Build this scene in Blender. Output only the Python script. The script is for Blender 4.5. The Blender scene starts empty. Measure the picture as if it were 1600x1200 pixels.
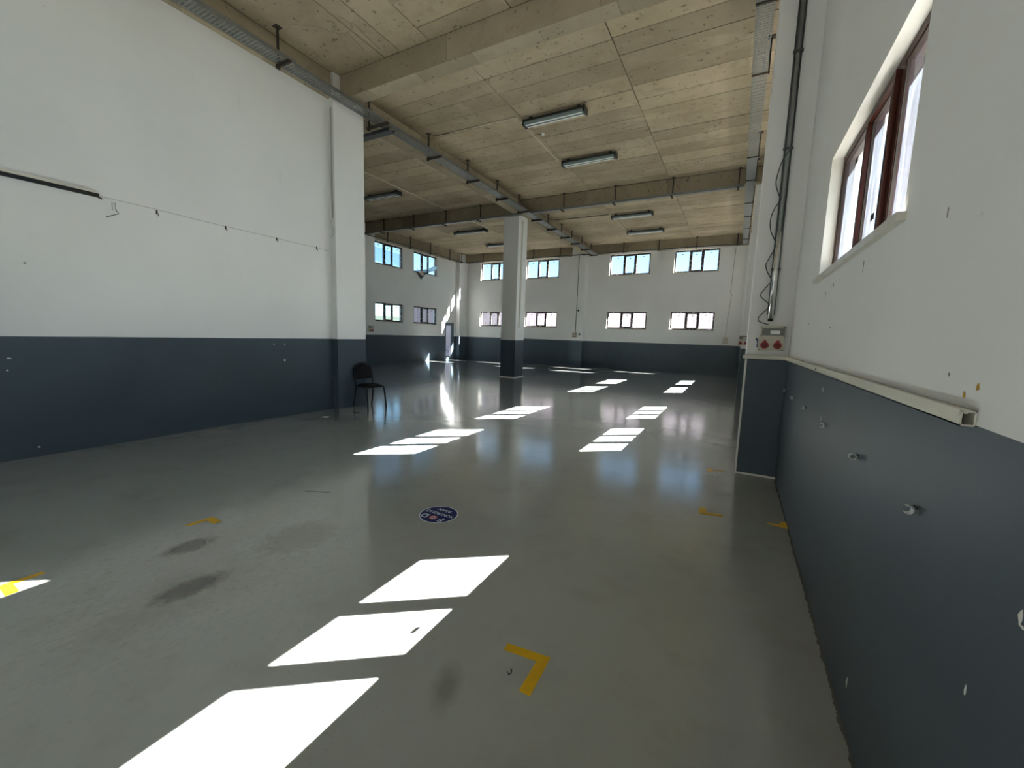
import bpy, math, random
from mathutils import Vector, Matrix
random.seed(4)
S = bpy.context.scene
COL = S.collection
# ------------------------------------------------------------------ camera
YAW, PIT, ROL, FPX = 0.49492, 0.11868, 0.03096, 641.78
def cam_axes():
    cy, sy = math.cos(YAW), math.sin(YAW)
    fw = Vector((-sy*math.cos(PIT), cy*math.cos(PIT), -math.sin(PIT)))
    r = Vector((cy, sy, 0)); u = r.cross(fw)
    c, s = math.cos(ROL), math.sin(ROL)
    return c*r + s*u, -s*r + c*u, fw
_r, _u, _f = cam_axes()
cd = bpy.data.cameras.new('camera'); cam = bpy.data.objects.new('camera', cd); COL.objects.link(cam)
m = Matrix((( _r.x, _u.x, -_f.x, 0), (_r.y, _u.y, -_f.y, 0), (_r.z, _u.z, -_f.z, 1.55), (0, 0, 0, 1)))
cam.matrix_world = m
cd.sensor_fit = 'HORIZONTAL'; cd.sensor_width = 36; cd.lens = 36*FPX/1600; cd.clip_start = 0.02; cd.clip_end = 600
S.camera = cam
# ------------------------------------------------------------------ light and exposure
SUN_DIR = Vector((-0.865, -0.662, -1.0)).normalized()
SUN_STRENGTH = 84.0
SKY_STRENGTH = 0.25
EXPOSURE = 0.45
W = bpy.data.worlds.new('sky'); S.world = W; W.use_nodes = True
wn = W.node_tree; wn.nodes.clear()
sky = wn.nodes.new('ShaderNodeTexSky'); sky.sky_type = 'NISHITA'; sky.sun_disc = False
sky.sun_elevation = math.radians(42.5)
sky.sun_rotation = math.atan2(0.865, 0.662)
sky.air_density = 1.0; sky.dust_density = 0.6; sky.ozone_density = 1.0; sky.altitude = 900
bg = wn.nodes.new('ShaderNodeBackground'); bg.inputs['Strength'].default_value = SKY_STRENGTH
wo = wn.nodes.new('ShaderNodeOutputWorld')
tint = wn.nodes.new('ShaderNodeMix'); tint.data_type = 'RGBA'; tint.blend_type = 'MULTIPLY'; tint.inputs[0].default_value = 1; tint.inputs[7].default_value = (.76,.98,1,1)
wn.links.new(sky.outputs[0], tint.inputs[6]); wn.links.new(tint.outputs[2], bg.inputs[0]); wn.links.new(bg.outputs[0], wo.inputs[0])
sl = bpy.data.lights.new('sun', 'SUN'); sl.energy = SUN_STRENGTH; sl.angle = math.radians(0.28); sl.color = (1.0, 0.975, 0.935)
so = bpy.data.objects.new('sun', sl); COL.objects.link(so); so.rotation_euler = SUN_DIR.to_track_quat('-Z', 'Y').to_euler()
so.location = (12, 12, 14)
S.view_settings.view_transform = 'Standard'; S.view_settings.look = 'None'
S.view_settings.gamma = 1.0; S.view_settings.use_curve_mapping = False; S.view_settings.exposure = EXPOSURE
S.cycles.max_bounces = 14; S.cycles.diffuse_bounces = 10; S.cycles.glossy_bounces = 4
S.cycles.transparent_max_bounces = 16; S.cycles.sample_clamp_indirect = 60.0; S.cycles.blur_glossy = 0.3
S.cycles.use_denoising = True

# ------------------------------------------------------------------ dimensions (metres; +Y into the hall, +X right)
XR, XL, XP, XPR = 0.516, -6.92, -6.77, 0.11
XLL, YF, ZC, ZB, HP = -14.74, 20.85, 6.14, 5.74, 1.37
YB = -4.6          # wall behind the camera
TH = 0.25

# ------------------------------------------------------------------ helpers
def srgb(r, g, b):
    f = lambda c: (c/255/12.92) if c/255 <= 0.04045 else ((c/255+0.055)/1.055)**2.4
    return (f(r), f(g), f(b), 1.0)

class MB:
    def __init__(s): s.v = []; s.f = []; s.mi = []
    def add(s, vs, fs, mi=0):
        o = len(s.v); s.v += [tuple(v) for v in vs]
        for f in fs: s.f.append([i+o for i in f]); s.mi.append(mi)
    def box(s, x0, x1, y0, y1, z0, z1, mi=0):
        vs = [(x0,y0,z0),(x1,y0,z0),(x1,y1,z0),(x0,y1,z0),(x0,y0,z1),(x1,y0,z1),(x1,y1,z1),(x0,y1,z1)]
        s.add(vs, [(0,3,2,1),(4,5,6,7),(0,1,5,4),(1,2,6,5),(2,3,7,6),(3,0,4,7)], mi)
    def cbox(s, c, sz, mi=0):
        s.box(c[0]-sz[0]/2, c[0]+sz[0]/2, c[1]-sz[1]/2, c[1]+sz[1]/2, c[2]-sz[2]/2, c[2]+sz[2]/2, mi)
    def bevbox(s, x0, x1, y0, y1, z0, z1, b, mi=0):     # chamfered on the four vertical-to-y edges
        pr = [(x0+b,z0),(x1-b,z0),(x1,z0+b),(x1,z1-b),(x1-b,z1),(x0+b,z1),(x0,z1-b),(x0,z0+b)]
        n = 8; vs = [(p[0],y0,p[1]) for p in pr]+[(p[0],y1,p[1]) for p in pr]
        s.add(vs, [tuple(range(n)), tuple(range(2*n-1,n-1,-1))]+[(i,i+n,(i+1)%n+n,(i+1)%n) for i in range(n)], mi)
    def cyl(s, a, b, r, n=10, r2=None, mi=0):
        a, b = Vector(a), Vector(b); d = (b-a).normalized()
        t = Vector((0,0,1)) if abs(d.z) < .9 else Vector((1,0,0))
        p = d.cross(t).normalized(); q = d.cross(p); r2 = r if r2 is None else r2
        vs = [a+(p*math.cos(2*math.pi*i/n)+q*math.sin(2*math.pi*i/n))*r for i in range(n)]
        vs += [b+(p*math.cos(2*math.pi*i/n)+q*math.sin(2*math.pi*i/n))*r2 for i in range(n)]
        s.add(vs, [tuple(range(n)), tuple(range(2*n-1,n-1,-1))]+[(i,i+n,(i+1)%n+n,(i+1)%n) for i in range(n)], mi)
    def tube(s, pts, r, n=8, mi=0, closed=False):
        pts = [Vector(p) for p in pts]; N = len(pts); rings = []; prev = None
        for i, p in enumerate(pts):
            if closed: d = (pts[(i+1)%N]-pts[i-1]).normalized()
            else: d = ((pts[min(i+1,N-1)]-pts[max(i-1,0)])).normalized()
            if prev is None:
                t = Vector((0,0,1)) if abs(d.z) < .9 else Vector((1,0,0)); q = d.cross(t).normalized()
            else: q = (prev - d*prev.dot(d)).normalized()
            prev = q; w = d.cross(q)
            rings.append([p+(q*math.cos(2*math.pi*k/n)+w*math.sin(2*math.pi*k/n))*r for k in range(n)])
        vs = [v for rg in rings for v in rg]; fs = []
        for i in range(N if closed else N-1):
            a, b = i*n, ((i+1)%N)*n
            for k in range(n): fs.append((a+k, a+(k+1)%n, b+(k+1)%n, b+k))
        if not closed: fs += [tuple(range(n-1,-1,-1)), tuple(range((N-1)*n, N*n))]
        s.add(vs, fs, mi)
    def prism(s, poly, z0, z1, mi=0):
        n = len(poly)
        s.add([(x,y,z0) for x,y in poly]+[(x,y,z1) for x,y in poly],
              [tuple(range(n-1,-1,-1)), tuple(range(n,2*n))]+[(i,(i+1)%n,(i+1)%n+n,i+n) for i in range(n)], mi)
    def mesh(s, name, mats, smooth=False):
        me = bpy.data.meshes.new(name); me.from_pydata(s.v, [], s.f)
        for mm in (mats if isinstance(mats, (list, tuple)) else [mats]): me.materials.append(mm)
        me.polygons.foreach_set('material_index', s.mi)
        if smooth: me.polygons.foreach_set('use_smooth', [True]*len(me.polygons))
        me.validate(); me.update(); return me
    def build(s, name, mats, parent=None, smooth=False, loc=None):
        o = bpy.data.objects.new(name, s.mesh(name, mats, smooth)); COL.objects.link(o)
        if loc: o.location = loc
        if parent: o.parent = parent
        return o

def catmull(P, n=4):
    out = []
    for i in range(len(P)-1):
        p0, p1, p2, p3 = P[max(i-1,0)], P[i], P[i+1], P[min(i+2,len(P)-1)]
        for k in range(n):
            t = k/n; out.append(tuple(.5*((2*b_)+(-a+c_)*t+(2*a-5*b_+4*c_-d_)*t*t+(-a+3*b_-3*c_+d_)*t**3) for a,b_,c_,d_ in zip(p0,p1,p2,p3)))
    return out+[P[-1]]
def tag(o, label, cat=None, group=None, kind=None):
    if label: o['label'] = label
    if cat: o['category'] = cat
    if group: o['group'] = group
    if kind: o['kind'] = kind
    return o
def empty(name, loc=(0,0,0), rz=0):
    o = bpy.data.objects.new(name, None); COL.objects.link(o); o.location = loc; o.rotation_euler = (0,0,rz)
    o.empty_display_size = 0.1; return o
def smoothen(o, ang=40):
    for p in o.data.polygons: p.use_smooth = True
    return o

# ------------------------------------------------------------------ materials
def newmat(name):
    mt = bpy.data.materials.new(name); mt.use_nodes = True; nt = mt.node_tree; nt.nodes.clear()
    out = nt.nodes.new('ShaderNodeOutputMaterial'); b = nt.nodes.new('ShaderNodeBsdfPrincipled')
    nt.links.new(b.outputs[0], out.inputs[0]); return mt, nt, b
def N(nt, t, **k):
    n = nt.nodes.new(t)
    for a, v in k.items(): setattr(n, a, v)
    return n
def mixc(nt, fac, a, b, mode='MIX'):
    n = nt.nodes.new('ShaderNodeMix'); n.data_type = 'RGBA'; n.blend_type = mode
    for s, v in ((n.inputs[0], fac), (n.inputs[6], a), (n.inputs[7], b)):
        if isinstance(v, bpy.types.NodeSocket): nt.links.new(v, s)
        else: s.default_value = v
    return n.outputs[2]
def mth(nt, op, a, b=None, c=None, clamp=False):
    n = nt.nodes.new('ShaderNodeMath'); n.operation = op; n.use_clamp = clamp
    for s, v in zip(n.inputs, (a, b, c)):
        if v is None: continue
        if isinstance(v, bpy.types.NodeSocket): nt.links.new(v, s)
        else: s.default_value = v
    return n.outputs[0]
def noise(nt, scale, detail=3, rough=.5, vec=None, stretch=None, dist=0.0):
    n = nt.nodes.new('ShaderNodeTexNoise'); n.inputs['Scale'].default_value = scale
    n.inputs['Detail'].default_value = detail; n.inputs['Roughness'].default_value = rough; n.inputs['Distortion'].default_value = dist
    if vec is None:
        g = nt.nodes.new('ShaderNodeNewGeometry'); vec = g.outputs['Position']
    if stretch:
        mp = nt.nodes.new('ShaderNodeMapping'); mp.inputs['Scale'].default_value = stretch
        nt.links.new(vec, mp.inputs[0]); vec = mp.outputs[0]
    nt.links.new(vec, n.inputs['Vector']); return n.outputs['Fac']
def ramp(nt, fac, stops):
    n = nt.nodes.new('ShaderNodeMapRange'); n.clamp = True
    n.inputs[1].default_value = stops[0]; n.inputs[2].default_value = stops[1]
    n.inputs[3].default_value = stops[2] if len(stops) > 2 else 0; n.inputs[4].default_value = stops[3] if len(stops) > 2 else 1
    nt.links.new(fac, n.inputs[0]); return n.outputs[0]
def bump(nt, b, h, strength=.2, dist=.01):
    n = nt.nodes.new('ShaderNodeBump'); n.inputs['Strength'].default_value = strength; n.inputs['Distance'].default_value = dist
    nt.links.new(h, n.inputs['Height']); nt.links.new(n.outputs[0], b.inputs['Normal'])
def simple(name, col, rough=.5, metal=0, spec=.5, var=0.0, scale=8, bmp=0):
    mt, nt, b = newmat(name)
    b.inputs['Roughness'].default_value = rough; b.inputs['Metallic'].default_value = metal
    b.inputs['Specular IOR Level'].default_value = spec
    nf = noise(nt, scale, 4)
    dk = tuple(c*(1-var) for c in col[:3])+(1,); lt = tuple(min(1, c*(1+var)) for c in col[:3])+(1,)
    nt.links.new(mixc(nt, nf, dk, lt), b.inputs['Base Color'])
    if bmp: bump(nt, b, noise(nt, scale*12, 3), bmp, .002)
    return mt

# two-tone painted plaster: white above the dado line, slate paint below
def wall_mat(name, white=(0.79,0.795,0.79,1), dark=srgb(68,80,90)):
    mt, nt, b = newmat(name)
    g = N(nt, 'ShaderNodeNewGeometry'); sx = N(nt, 'ShaderNodeSeparateXYZ'); nt.links.new(g.outputs['Position'], sx.inputs[0])
    edge = mth(nt, 'ADD', sx.outputs[2], mth(nt, 'MULTIPLY', mth(nt, 'SUBTRACT', noise(nt, 1.2, 4), .5), 0.012))
    isdark = mth(nt, 'LESS_THAN', edge, HP)
    wn_ = mixc(nt, ramp(nt, noise(nt, .9, 5), (.3,.7)), white, tuple(c*.94 for c in white[:3])+(1,))
    # roller streaks and faint scuffs
    sc = ramp(nt, noise(nt, 5, 6, .6, stretch=(1,1,.35)), (.66,.74))
    wn_ = mixc(nt, mth(nt, 'MULTIPLY', sc, .08), wn_, (.35,.33,.3,1))
    spk = ramp(nt, noise(nt, 34, 2, .5), (.795,.805))
    wn_ = mixc(nt, mth(nt, 'MULTIPLY', spk, .6), wn_, (.25,.2,.15,1))
    dk = mixc(nt, ramp(nt, noise(nt, 1.6, 5), (.3,.7)), dark, tuple(c*1.16 for c in dark[:3])+(1,))
    spk2 = ramp(nt, noise(nt, 27, 2, .5), (.80,.806))
    dk = mixc(nt, mth(nt, 'MULTIPLY', spk2, .8), dk, (.55,.55,.55,1))
    nt.links.new(mixc(nt, isdark, wn_, dk), b.inputs['Base Color'])
    nt.links.new(mth(nt, 'MULTIPLY_ADD', isdark, -.14, .56), b.inputs['Roughness'])
    b.inputs['Specular IOR Level'].default_value = .42
    bump(nt, b, noise(nt, 160, 3, .6), .10, .0015)
    return mt
M = {}
M['wall'] = wall_mat('painted_plaster')

# epoxy floor
def floor_mat():
    mt, nt, b = newmat('epoxy_floor')
    g = N(nt, 'ShaderNodeNewGeometry'); P = g.outputs['Position']
    sx = N(nt, 'ShaderNodeSeparateXYZ'); nt.links.new(P, sx.inputs[0]); X, Y = sx.outputs[0], sx.outputs[1]
    base = mixc(nt, ramp(nt, noise(nt, .45, 5), (.3,.7)), srgb(158,163,159), srgb(168,173,169))
    base = mixc(nt, mth(nt, 'MULTIPLY', ramp(nt, noise(nt, 2.3, 7, .65), (.5,.72)), .25), base, srgb(128,124,112))
    def blob(cx, cy, rx, ry, ang, sharp=.35, wob=.5):
        c, s = math.cos(ang), math.sin(ang)
        dx = mth(nt, 'SUBTRACT', X, cx); dy = mth(nt, 'SUBTRACT', Y, cy)
        u = mth(nt, 'DIVIDE', mth(nt, 'ADD', mth(nt, 'MULTIPLY', dx, c), mth(nt, 'MULTIPLY', dy, s)), rx)
        v = mth(nt, 'DIVIDE', mth(nt, 'SUBTRACT', mth(nt, 'MULTIPLY', dy, c), mth(nt, 'MULTIPLY', dx, s)), ry)
        r = mth(nt, 'SQRT', mth(nt, 'ADD', mth(nt, 'MULTIPLY', u, u), mth(nt, 'MULTIPLY', v, v)))
        r = mth(nt, 'ADD', r, mth(nt, 'MULTIPLY', mth(nt, 'SUBTRACT', noise(nt, 19, 7, .7), .5), wob*2.6))
        return mth(nt, 'SUBTRACT', 1, ramp(nt, r, (1-sharp, 1+sharp)))
    haze = mth(nt, 'MULTIPLY', blob(-3.0, 1.35, .75, .9, .2, .6), ramp(nt, noise(nt, 24, 8, .8, stretch=(1.6,.7,1)), (.50,.66)))
    base = mixc(nt, mth(nt, 'MULTIPLY', haze, .38), base, srgb(84,78,64))
    # worn and dirty places (world positions on the slab)
    wear = [(-2.72,1.16,.2,.4,-.2,.7,(122,116,100),.35), (-3.2,1.5,.25,.55,.2,.8,(132,124,108),.35),
            (-2.76,1.82,.2,.26,0,.28,(124,117,102),.40), (-2.65,.85,.13,.26,.3,.8,(112,110,98),.3),
            (-1.0,1.33,.05,.10,.4,.6,(100,98,88),.5), (-.68,2.27,.09,.05,0,.8,(120,118,108),.2),
            (-.15,4.95,.16,.35,.2,.8,(112,108,96),.4), (-9.2,11.4,.9,.35,.1,.4,(60,64,66),.55), (-3.6,2.3,.2,.4,.5,.8,(128,120,104),.3),
            (-3.27,1.34,.08,.14,-.15,.35,(62,50,30),.92), (-2.73,1.11,.085,.17,-.1,.35,(56,46,26),.92)]
    for cx, cy, rx, ry, a, sh, c, k in wear:
        base = mixc(nt, mth(nt, 'MULTIPLY', blob(cx, cy, rx, ry, a, sh), k), base, srgb(*c))
    # dark specks
    v = N(nt, 'ShaderNodeTexVoronoi'); v.inputs['Scale'].default_value = 4.5; nt.links.new(P, v.inputs['Vector'])
    spk = mth(nt, 'LESS_THAN', v.outputs['Distance'], mth(nt, 'MULTIPLY', ramp(nt, noise(nt, 3.1, 3), (.5,.75)), .045))
    base = mixc(nt, mth(nt, 'MULTIPLY', spk, .85), base, srgb(35,33,28))
    v2 = N(nt, 'ShaderNodeTexVoronoi'); v2.inputs['Scale'].default_value = 38; nt.links.new(P, v2.inputs['Vector'])
    area = blob(-1.5, 1.45, .5, .75, 0, .5)
    spk2 = mth(nt, 'MULTIPLY', mth(nt, 'LESS_THAN', v2.outputs['Distance'], .13), mth(nt, 'MULTIPLY', area, ramp(nt, noise(nt, 7, 3), (.5,.62))))
    base = mixc(nt, mth(nt, 'MULTIPLY', spk2, .5), base, srgb(70,62,50))
    crumbs = mth(nt, 'MULTIPLY', mth(nt, 'LESS_THAN', v2.outputs['Distance'], .2), mth(nt, 'MULTIPLY', blob(-.12, 4.85, .16, .55, 0, .5), ramp(nt, noise(nt, 9, 3), (.45,.6))))
    base = mixc(nt, mth(nt, 'MULTIPLY', crumbs, .8), base, srgb(40,36,28))
    grime = mth(nt, 'GREATER_THAN', mth(nt, 'ADD', X, mth(nt, 'MULTIPLY', noise(nt, 13, 6, .7), .05)), XR+.012)
    base = mixc(nt, mth(nt, 'MULTIPLY', grime, .7), base, srgb(58,54,40))
    # scratches
    sc = ramp(nt, noise(nt, 3.0, 8, .75, stretch=(9,1.2,1), dist=.4), (.70,.74))
    base = mixc(nt, mth(nt, 'MULTIPLY', sc, .22), base, srgb(92,88,78))
    # saw-cut joints
    for ax, pos in ((Y, 8.64), (X, -7.1)):
        j = mth(nt, 'LESS_THAN', mth(nt, 'ABSOLUTE', mth(nt, 'SUBTRACT', mth(nt, 'ADD', ax, mth(nt, 'MULTIPLY', noise(nt, 2, 2), .02)), pos)), .008)
        if ax is Y: j = mth(nt, 'MULTIPLY', j, mth(nt, 'LESS_THAN', X, -4.9))
        else: j = mth(nt, 'MULTIPLY', j, mth(nt, 'GREATER_THAN', Y, 7.5))
        j = mth(nt, 'MULTIPLY', j, ramp(nt, noise(nt, 6, 2), (.42,.5)))
        base = mixc(nt, mth(nt, 'MULTIPLY', j, .75), base, srgb(45,45,42))
    nt.links.new(base, b.inputs['Base Color'])
    rg = mth(nt, 'ADD', mth(nt, 'MULTIPLY', noise(nt, 1.7, 6, .6), .08), .19)
    nt.links.new(rg, b.inputs['Roughness'])
    b.inputs['Specular IOR Level'].default_value = .5; b.inputs['IOR'].default_value = 1.5
    h = mth(nt, 'ADD', mth(nt, 'MULTIPLY', noise(nt, 3.2, 4, .6), 1.0), mth(nt, 'MULTIPLY', noise(nt, 14, 3, .55), .22))
    bump(nt, b, h, .10, .02)
    b.inputs['Coat Weight'].default_value = 1.0; b.inputs['Coat IOR'].default_value = 1.5
    nt.links.new(mth(nt, 'MULTIPLY_ADD', ramp(nt, noise(nt, 2.1, 6, .65), (.35,.7)), .055, .028), b.inputs['Coat Roughness'])
    h2 = mth(nt, 'ADD', mth(nt, 'MULTIPLY', noise(nt, 2.6, 3, .5), 1.0), mth(nt, 'MULTIPLY', noise(nt, 10, 6, .75), .40))
    bn = N(nt, 'ShaderNodeBump'); bn.inputs['Strength'].default_value = .12; bn.inputs['Distance'].default_value = .02
    nt.links.new(h2, bn.inputs['Height']); nt.links.new(bn.outputs[0], b.inputs['Coat Normal'])
    return mt
M['floor'] = floor_mat()

def concrete(name, c1, c2, obj_random=True, spots=True):
    mt, nt, b = newmat(name)
    f = ramp(nt, noise(nt, 1.1, 6, .6), (.3,.7)); c = mixc(nt, f, c1, c2)
    if obj_random:
        oi = N(nt, 'ShaderNodeObjectInfo'); k = ramp(nt, oi.outputs['Random'], (0,1,.80,1.12))
        cc = N(nt, 'ShaderNodeCombineColor'); [nt.links.new(k, cc.inputs[i]) for i in range(3)]
        c = mixc(nt, 1.0, c, cc.outputs[0], 'MULTIPLY')
    st = ramp(nt, noise(nt, 2.2, 8, .7, dist=.6), (.55,.72)); c = mixc(nt, mth(nt, 'MULTIPLY', st, .4), c, tuple(x*.55 for x in c1[:3])+(1,))
    lt = ramp(nt, noise(nt, .8, 6, .65, stretch=(1,2.5,1)), (.54,.7)); c = mixc(nt, mth(nt, 'MULTIPLY', lt, .3), c, tuple(min(1,x*1.35) for x in c2[:3])+(1,))
    bl = ramp(nt, noise(nt, 3.4, 10, .8, dist=1.2), (.60,.70)); c = mixc(nt, mth(nt, 'MULTIPLY', bl, .35), c, srgb(92,74,50))
    if spots:
        sp = ramp(nt, noise(nt, 11, 4, .6), (.63,.67)); c = mixc(nt, mth(nt, 'MULTIPLY', sp, .6), c, (.05,.04,.03,1))
    nt.links.new(c, b.inputs['Base Color']); b.inputs['Roughness'].default_value = .8; b.inputs['Specular IOR Level'].default_value = .25
    bump(nt, b, noise(nt, 26, 5, .6), .25, .004)
    return mt
M['panel'] = concrete('board_marked_concrete', srgb(160,145,120), srgb(184,170,146))
M['beam'] = concrete('beam_concrete', srgb(150,139,118), srgb(166,155,134), spots=True)
M['slab'] = concrete('slab_joint', srgb(44,36,26), srgb(60,50,38), obj_random=False, spots=False)
M['galv'] = simple('galvanised_steel', (.25,.265,.26,1), .42, .6, var=.25, scale=14)
M['galv_dark'] = simple('dull_zinc', (.10,.115,.12,1), .5, .6, var=.3, scale=10)
M['rod'] = simple('dark_hanger_steel', (.055,.045,.035,1), .6, .4, var=.3)
M['frame'] = simple('brown_window_profile', srgb(52,18,8), .45, 0, .2, var=.25, scale=20)
M['chrome'] = simple('chromed_steel', (.8,.8,.8,1), .35, .45, var=.1)
M['black'] = simple('matt_black', (.012,.012,.014,1), .55, 0, .4, var=.3)
M['blackfab'] = simple('black_upholstery', (.004,.004,.005,1), .75, 0, .3, var=.3, scale=60)
M['whiteplastic'] = simple('white_pvc', srgb(214,211,198), .42, 0, .5, var=.04)
M['beige'] = simple('beige_enclosure', srgb(196,192,176), .4, 0, .5, var=.05)
M['red'] = simple('red_socket', srgb(150,22,20), .4, 0, .5, var=.1)
M['blue'] = simple('blue_cable', srgb(28,48,120), .5, 0, .4, var=.1)
M['clearcover'] = simple('smoked_cover', srgb(110,112,104), .15, 0, .6, var=.2, scale=40)
M['marble'] = simple('cream_marble_sill', srgb(206,200,188), .35, 0, .5, var=.18, scale=12)
M['reveal'] = simple('plaster_reveal', srgb(222,220,212), .6, 0, .3, var=.03)
M['tube'] = simple('fluorescent_tube_off', (.85,.88,.88,1), .25, 0, .5, var=.03)
M['lampbody'] = simple('lamp_housing', srgb(118,132,134), .2, .0, .5, var=.15)
M['lampdark'] = simple('lamp_edge', srgb(44,48,44), .5, 0, .4, var=.2)
M['yellow'] = simple('yellow_floor_tape', srgb(216,170,10), .45, 0, .4, var=.14, scale=22)
M['signblue'] = simple('blue_vinyl', srgb(10,22,92), .5, 0, .15, var=.06)
M['signwhite'] = simple('white_vinyl', srgb(205,214,226), .4, 0, .5, var=.03)
M['signred'] = simple('red_vinyl', srgb(190,70,50), .4, 0, .5, var=.05)
M['conduit_white'] = simple('painted_conduit', srgb(206,196,176), .5, 0, .4, var=.06)
M['wirelight'] = simple('pale_wall_cord', srgb(176,176,170), .6, 0, .3, var=.2)
M['doorframe'] = simple('grey_door_profile', srgb(96,112,122), .4, .2, .5, var=.08)
M['chip'] = simple('bare_plaster_chip', srgb(225,225,220), .8, 0, .2, var=.05)
M['chipdark'] = simple('dark_wall_mark', srgb(146,142,132), .8, 0, .2, var=.2)
M['chipyellow'] = simple('yellow_wall_plug', srgb(176,132,30), .6, 0, .3, var=.3, scale=80)
M['rib'] = simple('pale_ribbed_cladding', srgb(162,150,156), .5, 0, .4, var=.05, scale=2)
M['ribblue'] = simple('pale_blue_cladding', srgb(118,130,154), .5, 0, .4, var=.05, scale=2)
M['roof'] = simple('blue_grey_roof', srgb(84,112,138), .6, 0, .4, var=.1)
M['ground'] = simple('dry_ground', srgb(62,58,48), .9, 0, .2, var=.18, scale=.4)
M['hill'] = simple('distant_hill', srgb(34,44,38), .9, 0, .2, var=.2, scale=.08)
M['brickred'] = simple('red_roofed_house', srgb(96,46,36), .8, 0, .2, var=.1, scale=1)
M['leaf'] = simple('tree_foliage', srgb(24,36,18), .8, 0, .2, var=.3, scale=3)
M['bark'] = simple('tree_bark', srgb(86,70,54), .9, 0, .2, var=.2)

# profile still wrapped in printed protective tape
def taped():
    mt, nt, b = newmat('taped_window_profile')
    f = ramp(nt, noise(nt, 9, 3, .6, stretch=(1,1,1.3)), (.57,.60))
    c = mixc(nt, f, srgb(26,18,18), srgb(170,164,168))
    nt.links.new(c, b.inputs['Base Color']); b.inputs['Roughness'].default_value = .4
    return mt
M['taped'] = taped()
# window panes: clear sheet with a thin scattering protective film
def glass(name, tint=(.93,.96,.97,1), film=.05, filmcol=(.86,.88,.92,1), print_=0.0):
    mt = bpy.data.materials.new(name); mt.use_nodes = True; nt = mt.node_tree; nt.nodes.clear()
    out = N(nt, 'ShaderNodeOutputMaterial')
    tr = N(nt, 'ShaderNodeBsdfTransparent'); tr.inputs[0].default_value = tint
    gl = N(nt, 'ShaderNodeBsdfGlossy'); gl.inputs['Roughness'].default_value = .03; gl.inputs['Color'].default_value = (.9,.9,.9,1)
    tl = N(nt, 'ShaderNodeBsdfTranslucent'); tl.inputs['Color'].default_value = filmcol
    df = N(nt, 'ShaderNodeBsdfDiffuse'); df.inputs['Color'].default_value = filmcol
    m0 = N(nt, 'ShaderNodeMixShader'); m0.inputs[0].default_value = .35
    nt.links.new(tl.outputs[0], m0.inputs[1]); nt.links.new(df.outputs[0], m0.inputs[2])
    m1 = N(nt, 'ShaderNodeMixShader')
    if print_:
        nf = mth(nt, 'MULTIPLY_ADD', ramp(nt, noise(nt, 7, 6, .7, stretch=(3,3,.6)), (.4,.7)), print_, film)
        nt.links.new(nf, m1.inputs[0])
    else: m1.inputs[0].default_value = film
    nt.links.new(tr.outputs[0], m1.inputs[1]); nt.links.new(m0.outputs[0], m1.inputs[2])
    lw = N(nt, 'ShaderNodeFresnel'); lw.inputs[0].default_value = 1.35
    m2 = N(nt, 'ShaderNodeMixShader'); nt.links.new(mth(nt, 'MULTIPLY', lw.outputs[0], .6), m2.inputs[0])
    nt.links.new(m1.outputs[0], m2.inputs[1]); nt.links.new(gl.outputs[0], m2.inputs[2])
    nt.links.new(m2.outputs[0], out.inputs[0]); return mt
M['glass'] = glass('window_glass', film=.004)
M['glassfilm'] = glass('filmed_glass', film=.06, print_=.06, filmcol=(.70,.84,1,1))
M['doorglass'] = glass('door_glass', film=.05)
M['flap'] = glass('loose_film', tint=(.62,.65,.68,1), film=.10)

# ------------------------------------------------------------------ walls with openings
def wall(name, origin, u, w, L, H, holes, label, mat=None):
    """origin: inner-face corner; u along the wall, w outward; holes = [(u0,u1,z0,z1)]"""
    o, u, w = Vector(origin), Vector(u), Vector(w)
    us = sorted({0, L}|{a for h in holes for a in h[:2]}); zs = sorted({0, H}|{a for h in holes for a in h[2:]})
    us = [x for x in us if 0 <= x <= L]
    def solid(i, j):
        if i < 0 or j < 0 or i >= len(us)-1 or j >= len(zs)-1: return False
        cu, cz = (us[i]+us[i+1])/2, (zs[j]+zs[j+1])/2
        return not any(h[0] < cu < h[1] and h[2] < cz < h[3] for h in holes)
    b = MB(); idx = {}
    def vid(i, j, k):
        key = (i, j, k)
        if key not in idx:
            p = o+u*us[i]+w*(TH*k)+Vector((0,0,zs[j])); idx[key] = len(b.v); b.v.append(tuple(p))
        return idx[key]
    def face(*q): b.f.append(list(q)); b.mi.append(0)
    for i in range(len(us)-1):
        for j in range(len(zs)-1):
            if not solid(i, j): continue
            face(vid(i,j,0), vid(i+1,j,0), vid(i+1,j+1,0), vid(i,j+1,0))
            face(vid(i,j,1), vid(i,j+1,1), vid(i+1,j+1,1), vid(i+1,j,1))
            for di, dj, e in ((-1,0,((i,j),(i,j+1))), (1,0,((i+1,j),(i+1,j+1))), (0,-1,((i,j),(i+1,j))), (0,1,((i,j+1),(i+1,j+1)))):
                if not solid(i+di, j+dj):
                    (a,c),(d,e2) = e
                    face(vid(a,c,0), vid(d,e2,0), vid(d,e2,1), vid(a,c,1))
    me = b.mesh(name, mat or M['wall'])
    ob = bpy.data.objects.new(name, me); COL.objects.link(ob)
    import bmesh
    bm = bmesh.new(); bm.from_mesh(me); bmesh.ops.recalc_face_normals(bm, faces=bm.faces); bm.to_mesh(me); bm.free()
    tag(ob, label, 'wall', kind='structure')
    return ob

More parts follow.
